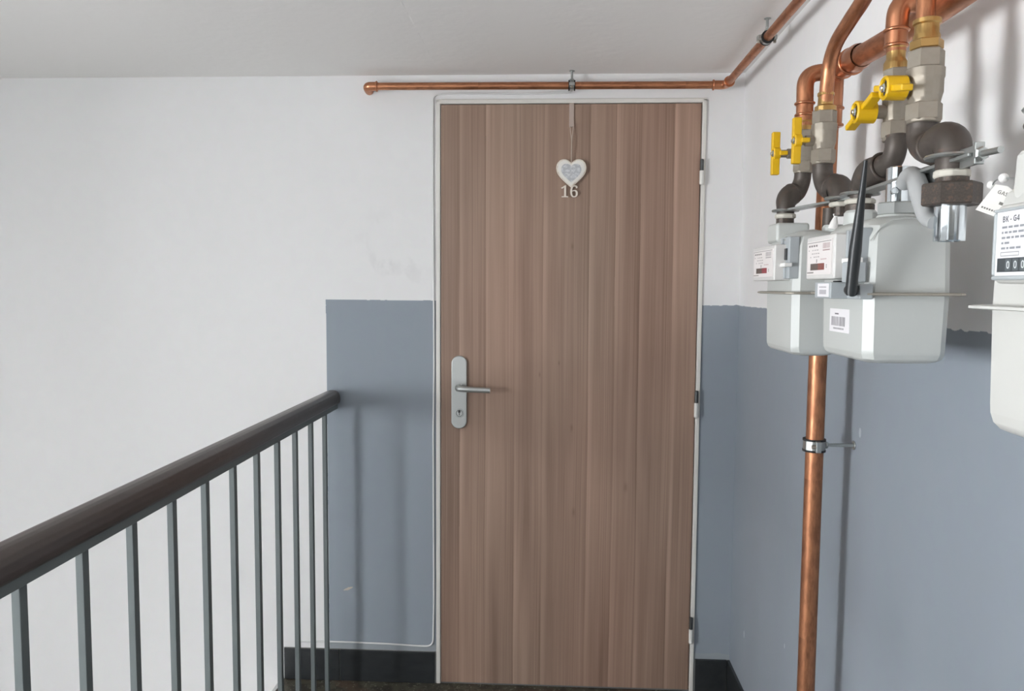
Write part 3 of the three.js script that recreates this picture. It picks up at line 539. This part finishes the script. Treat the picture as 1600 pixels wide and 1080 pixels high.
function meter(name, label, z0, z1, y0, ys, y1, opt) {
  const t = thing('gas_meter', label, 'gas meter', [0.86, y0, (z0 + z1) / 2], undefined), xf = 0.801, xb = opt.xb ?? 0.912, m = opt.mat;
  // plan outline with chamfered corners; o = outset
  const plan = (y, o) => { const c = opt.cham ?? 0.0125, a = xf - o, b = xb + o, p = z0 - o, q = z1 + o, L = [];
    for (const [cx, cz, a0] of [[a + c, p + c, Math.PI], [b - c, p + c, -Math.PI / 2], [b - c, q - c, 0], [a + c, q - c, Math.PI / 2]]) for (const f of [-0.06, 0.06, 0.94, 1.06]) { const an = a0 + (Math.PI / 2) * Math.max(0, Math.min(1, f)); L.push([cx + c * Math.cos(an), y, cz + c * Math.sin(an)]); }
    return L; };
  const w = opt.round ?? 1;
  const low = part('lower_shell', loft([plan(y0, -0.014), plan(y0 + 0.002 * w, -0.007), plan(y0 + 0.006 * w, -0.0025), plan(y0 + 0.012 * w, -0.0004), plan(y0 + 0.018 * w, 0), plan(ys - 0.001, 0.0015)]), m, t);
  part('upper_shell', loft([plan(ys + 0.001, 0.0015), plan(y1 - 0.030, 0), plan(y1 - 0.014, -0.004), plan(y1 - 0.005, -0.013), plan(y1, -0.030)]), m, t);
  part('seam_flange', loft([plan(ys - 0.0022, 0.012), plan(ys - 0.0012, 0.0165), plan(ys + 0.0012, 0.0165), plan(ys + 0.0022, 0.012)]), opt.seam, t, opt.seamLabel);
  // index housing
  const [pz0, pz1, py0, py1] = opt.index, hz = part('index_housing', [rbox(0.7715, xf + 0.01, py0 - 0.007, py1 + 0.007, pz0 - 0.007, pz1 + 0.007, opt.big ? 0.006 : 0.003)], opt.big ? M.enamelWarm : M.palePlastic, t);
  const pg = box(0.7700, 0.7722, py0, py1, pz0, pz1); mapUV(pg, (x, y, z) => [(z - pz0) / (pz1 - pz0), (y - py0) / (py1 - py0)]);
  part('index_plate', pg, std({ map: plateTex(opt.kind), roughness: 0.35 }), hz, 'printed plate with counter window');
  if (opt.big) part('bezel', [rbox(0.7685, 0.773, py0 - 0.004, py0, pz0 - 0.004, pz1 + 0.004), rbox(0.7685, 0.773, py1, py1 + 0.003, pz0 - 0.004, pz1 + 0.004), rbox(0.7685, 0.773, py0, py1, pz0 - 0.004, pz0), rbox(0.7685, 0.773, py0, py1, pz1, pz1 + 0.004)], std({ color: rgb(0.42, 0.45, 0.46), roughness: 0.4 }), hz);
  // sensor mount panel next to the index
  if (opt.panel) {
    const [a, b, c, d] = opt.panel, pn = part('sensor_panel', [rbox(0.791, xf + 0.008, c, d, a, b, 0.002), rbox(0.7865, 0.793, c + 0.028, d - 0.002, a + (b - a) * 0.30, a + (b - a) * 0.42, 0.001), rbox(0.7875, 0.793, c, c + 0.020, a + (b - a) * 0.2, a + (b - a) * 0.75, 0.001)], M.greyPlastic, t);
    part('clip', [rbox(0.782, 0.795, c + 0.021, c + 0.0275, a + (b - a) * 0.15, b + 0.006, 0.001)], M.seal, pn, 'white clip');
    if (opt.slot) part('slot', rbox(0.7885, 0.793, c + 0.033, c + 0.0535, a + (b - a) * 0.55, a + (b - a) * 0.82, 0.0008), M.black, pn, 'black slot');
  }
  // connection bosses
  for (const [bx, bz, br, by] of opt.boss) part('boss', lathe([[0, y1 - 0.02], [br * 1.06, y1 - 0.02], [br * 1.0, by - 0.004], [br - 0.003, by], [0, by]], [bx, 0, bz], [0, 1, 0], 36), m, t);
  if (opt.more) opt.more(t, low);
  return t;
}
// arc-shaped embossed line on the near end of a meter
const arcLine = (z, y, h) => sweep(smooth([[0.803, y, z], [0.822, y + h * 0.75, z], [0.850, y + h, z], [0.880, y + h * 0.8, z], [0.900, y + h * 0.1, z]], 30), 0.0007, 8);
meter('gas_meter', 'farthest grey gas meter with a rusty seam and a black slot beside its dial', 1.080, 1.262, 1.268, 1.379, 1.492, {
  mat: M.enamel, seam: M.rustEdge, seamLabel: 'rust-tinged seam edge', xb: 0.880, kind: 1, index: [1.096, 1.232, 1.408, 1.458], panel: [1.205, 1.260, 1.404, 1.478], slot: true, boss: [[0.880, 1.225, 0.022, 1.500]],
  more: (t) => { part('boss', rbox(0.800, 0.862, 1.474, 1.511, 1.074, 1.142, 0.006), M.enamel, t); part('seal', [lathe([[0, 0], [0.0085, 0], [0.0065, 0.012], [0.003, 0.022], [0.0055, 0.026], [0, 0.030]], [0.868, 1.491, 1.248], [0.2, 1, 0], 16)], M.seal, t, 'white plastic seal'); part('plug', cyl(0.0042, 0, 0.006, [0.797, 1.474, 1.232], [-1, 0.2, 0], 14), M.rustEdge, t); } });
meter('gas_meter', 'middle grey gas meter with a barcode sticker low on its front and a black antenna', 1.411, 1.590, 1.286, 1.3805, 1.487, {
  mat: M.enamel, seam: M.rustEdge, seamLabel: 'rust-tinged seam edge', kind: 2, index: [1.428, 1.538, 1.408, 1.458], panel: [1.530, 1.582, 1.402, 1.470], boss: [[0.850, 1.424, 0.024, 1.507], [0.862, 1.529, 0.029, 1.491]],
  more: (t, low) => {
    const g = rbox(0.7998, 0.8012, 1.3235, 1.3580, 1.4515, 1.5310, 0.0004); mapUV(g, (x, y, z) => [(z - 1.4515) / 0.0795, (y - 1.3235) / 0.0345]);
    part('barcode_sticker', g, std({ roughness: 0.4, map: canvasTex(256, 128, (c) => { c.fillStyle = '#eceaec'; c.fillRect(0, 0, 256, 128); c.fillStyle = '#6d6b70'; let x = 26; let k = 0; while (x < 205) { const w = 2 + noise2(k, 2, 3) * 6; c.fillRect(x, 44, w, 50); x += w + 2 + noise2(k, 4, 3) * 4; k++; } for (let i = 0; i < 14; i++) c.fillRect(54 + i * 10, 104, 6, 9); c.fillRect(70, 24, 50, 8); }) }), low, 'white sticker with a barcode');
    part('emboss', arcLine(1.5885, 1.452, 0.030), M.enamel, t);
  } });
meter('gas_meter', 'nearest gas meter, cut off by the right edge, with a black counter and printed plate', 1.893, 2.085, 1.252, 1.371, 1.492, {
  mat: M.enamelWarm, seam: M.seamPale, kind: 3, big: true, round: 1.5, index: [1.959, 2.075, 1.400, 1.455], boss: [[0.832, 1.928, 0.027, 1.515], [0.87, 2.05, 0.027, 1.515]] });
{ // what shows of the near meter's connection
  const t = thing('iron_elbow', 'dark iron elbow at the right edge above the nearest meter', 'pipe elbow', [0.832, 1.515, 1.928]);
  part('elbow', sweep(smooth([[0.832, 1.528, 1.926], [0.832, 1.545, 1.926], [0.836, 1.566, 1.928], [0.845, 1.585, 1.940], [0.855, 1.60, 1.955], [0.86, 1.63, 1.96]], 30), 0.0185, 24), M.iron, t);
  part('gasket', [cyl(0.0205, 0, 0.006, [0.832, 1.5275, 1.926], [0, 1, 0], 32), ring(0.0195, 0.0035, [0.832, 1.5385, 1.926])], M.iron, t);
  part('ring_plate', lathe([[0.016, -0.002], [0.0235, -0.002], [0.025, 0], [0.0235, 0.002], [0.016, 0.002]], [0.832, 1.553, 1.926], [0, 1, 0], 36), M.zinc, t);
}
{ // tag on a wire
  const t = thing('meter_tag', 'small tilted white paper tag hanging beside the nearest meter', 'tag', [0.832, 1.475, 1.828]);
  const sh = new THREE.Shape([[-0.0175, -0.019], [0.0165, -0.019], [0.0175, 0.017], [0.004, 0.0215], [-0.0105, 0.019]].map((p) => new THREE.Vector2(...p)));
  const g = new THREE.ExtrudeGeometry(sh, { depth: 0.0008, bevelEnabled: false }).translate(0, 0, -0.0004);
  mapUV(g, (x, y) => [(x + 0.0175) / 0.035, (y + 0.019) / 0.041]);
  g.scale(0.74, 0.78, 1).rotateZ(-0.42).rotateY(-0.5).translate(0.832, 1.4785, 1.838);
  part('paper', g, std({ roughness: 0.6, side: THREE.DoubleSide, map: canvasTex(128, 160, (c) => { c.fillStyle = '#eceae6'; c.fillRect(0, 0, 128, 160); c.fillStyle = '#77756f'; c.font = 'bold 26px sans-serif'; c.fillText('GAS', 50, 50); c.fillRect(82, 84, 20, 14); for (let k = 0; k < 8; k++) c.fillRect(18 + k * 12, 132, 8, 9); }) }), t);
  part('seal', new THREE.SphereGeometry(0.0042, 16, 12).translate(0.832, 1.4960, 1.8275), M.seal, t); part('seal_001', new THREE.SphereGeometry(0.0048, 16, 12).translate(0.832, 1.500, 1.850), M.seal, t);
  part('wire', sweep(smooth([[0.832, 1.494, 1.829], [0.831, 1.4985, 1.836], [0.832, 1.500, 1.850], [0.834, 1.497, 1.870], [0.838, 1.500, 1.915]], 24), 0.0008, 6), M.zinc, t);
}
{ // radio module with antenna clipped on the seam of the middle meter
  const t = thing('radio_module', 'small grey box with a tall black antenna on the front of the middle meter', 'radio module', [0.775, 1.373, 1.53]);
  const b = part('housing', [rbox(0.762, 0.800, 1.3735, 1.3965, 1.495, 1.562, 0.002), rbox(0.785, 0.803, 1.3735, 1.394, 1.555, 1.606, 0.002), rbox(0.775, 0.80, 1.396, 1.424, 1.566, 1.588, 0.002)], M.greyPlastic, t);
  const g = rbox(0.7612, 0.7622, 1.3760, 1.3945, 1.510, 1.556, 0.0003); mapUV(g, (x, y, z) => [(z - 1.510) / 0.046, (y - 1.376) / 0.0185]);
  part('label', g, std({ roughness: 0.4, map: canvasTex(128, 64, (c) => { c.fillStyle = '#eae8ea'; c.fillRect(0, 0, 128, 64); c.fillStyle = '#85828a'; for (let k = 0; k < 16; k++) c.fillRect(24 + k * 5, 30, 3, 22); for (let k = 0; k < 7; k++) c.fillRect(20 + k * 12, 14, 8, 6); }) }), b, 'white printed label');
  part('port', cyl(0.006, 0, 0.002, [0.776, 1.3965, 1.548], [0, 1, 0], 16, 0.0004), M.black, b);
  part('antenna', [sweep([[0.771, 1.379, 1.613], [0.771, 1.384, 1.614], [0.771, 1.437, 1.624], [0.771, 1.470, 1.631], [0.771, 1.503, 1.638], [0.771, 1.546, 1.647], [0.771, 1.549, 1.6477]], (u) => (u < 0.01 ? 0.0055 : u > 0.99 ? 0.0024 : 0.0070 + 0.0012 * Math.sin(Math.min(u, 0.4) / 0.4 * Math.PI * 0.5) - 0.0058 * Math.pow(Math.max(0, u - 0.3) / 0.7, 1.0)), 20)], M.black, t, 'black tapered antenna');
  part('antenna_joint', [new THREE.SphereGeometry(0.0088, 20, 14).scale(1, 0.9, 1.2).translate(0.778, 1.387, 1.598), cyl(0.0075, 0, 0.018, [0.776, 1.386, 1.594], [-0.1, -0.1, 1], 18)], M.black, t);
}
scene.traverse((o) => { if (o.isMesh) o.castShadow = o.receiveShadow = true; });
renderer.render(scene, camera);
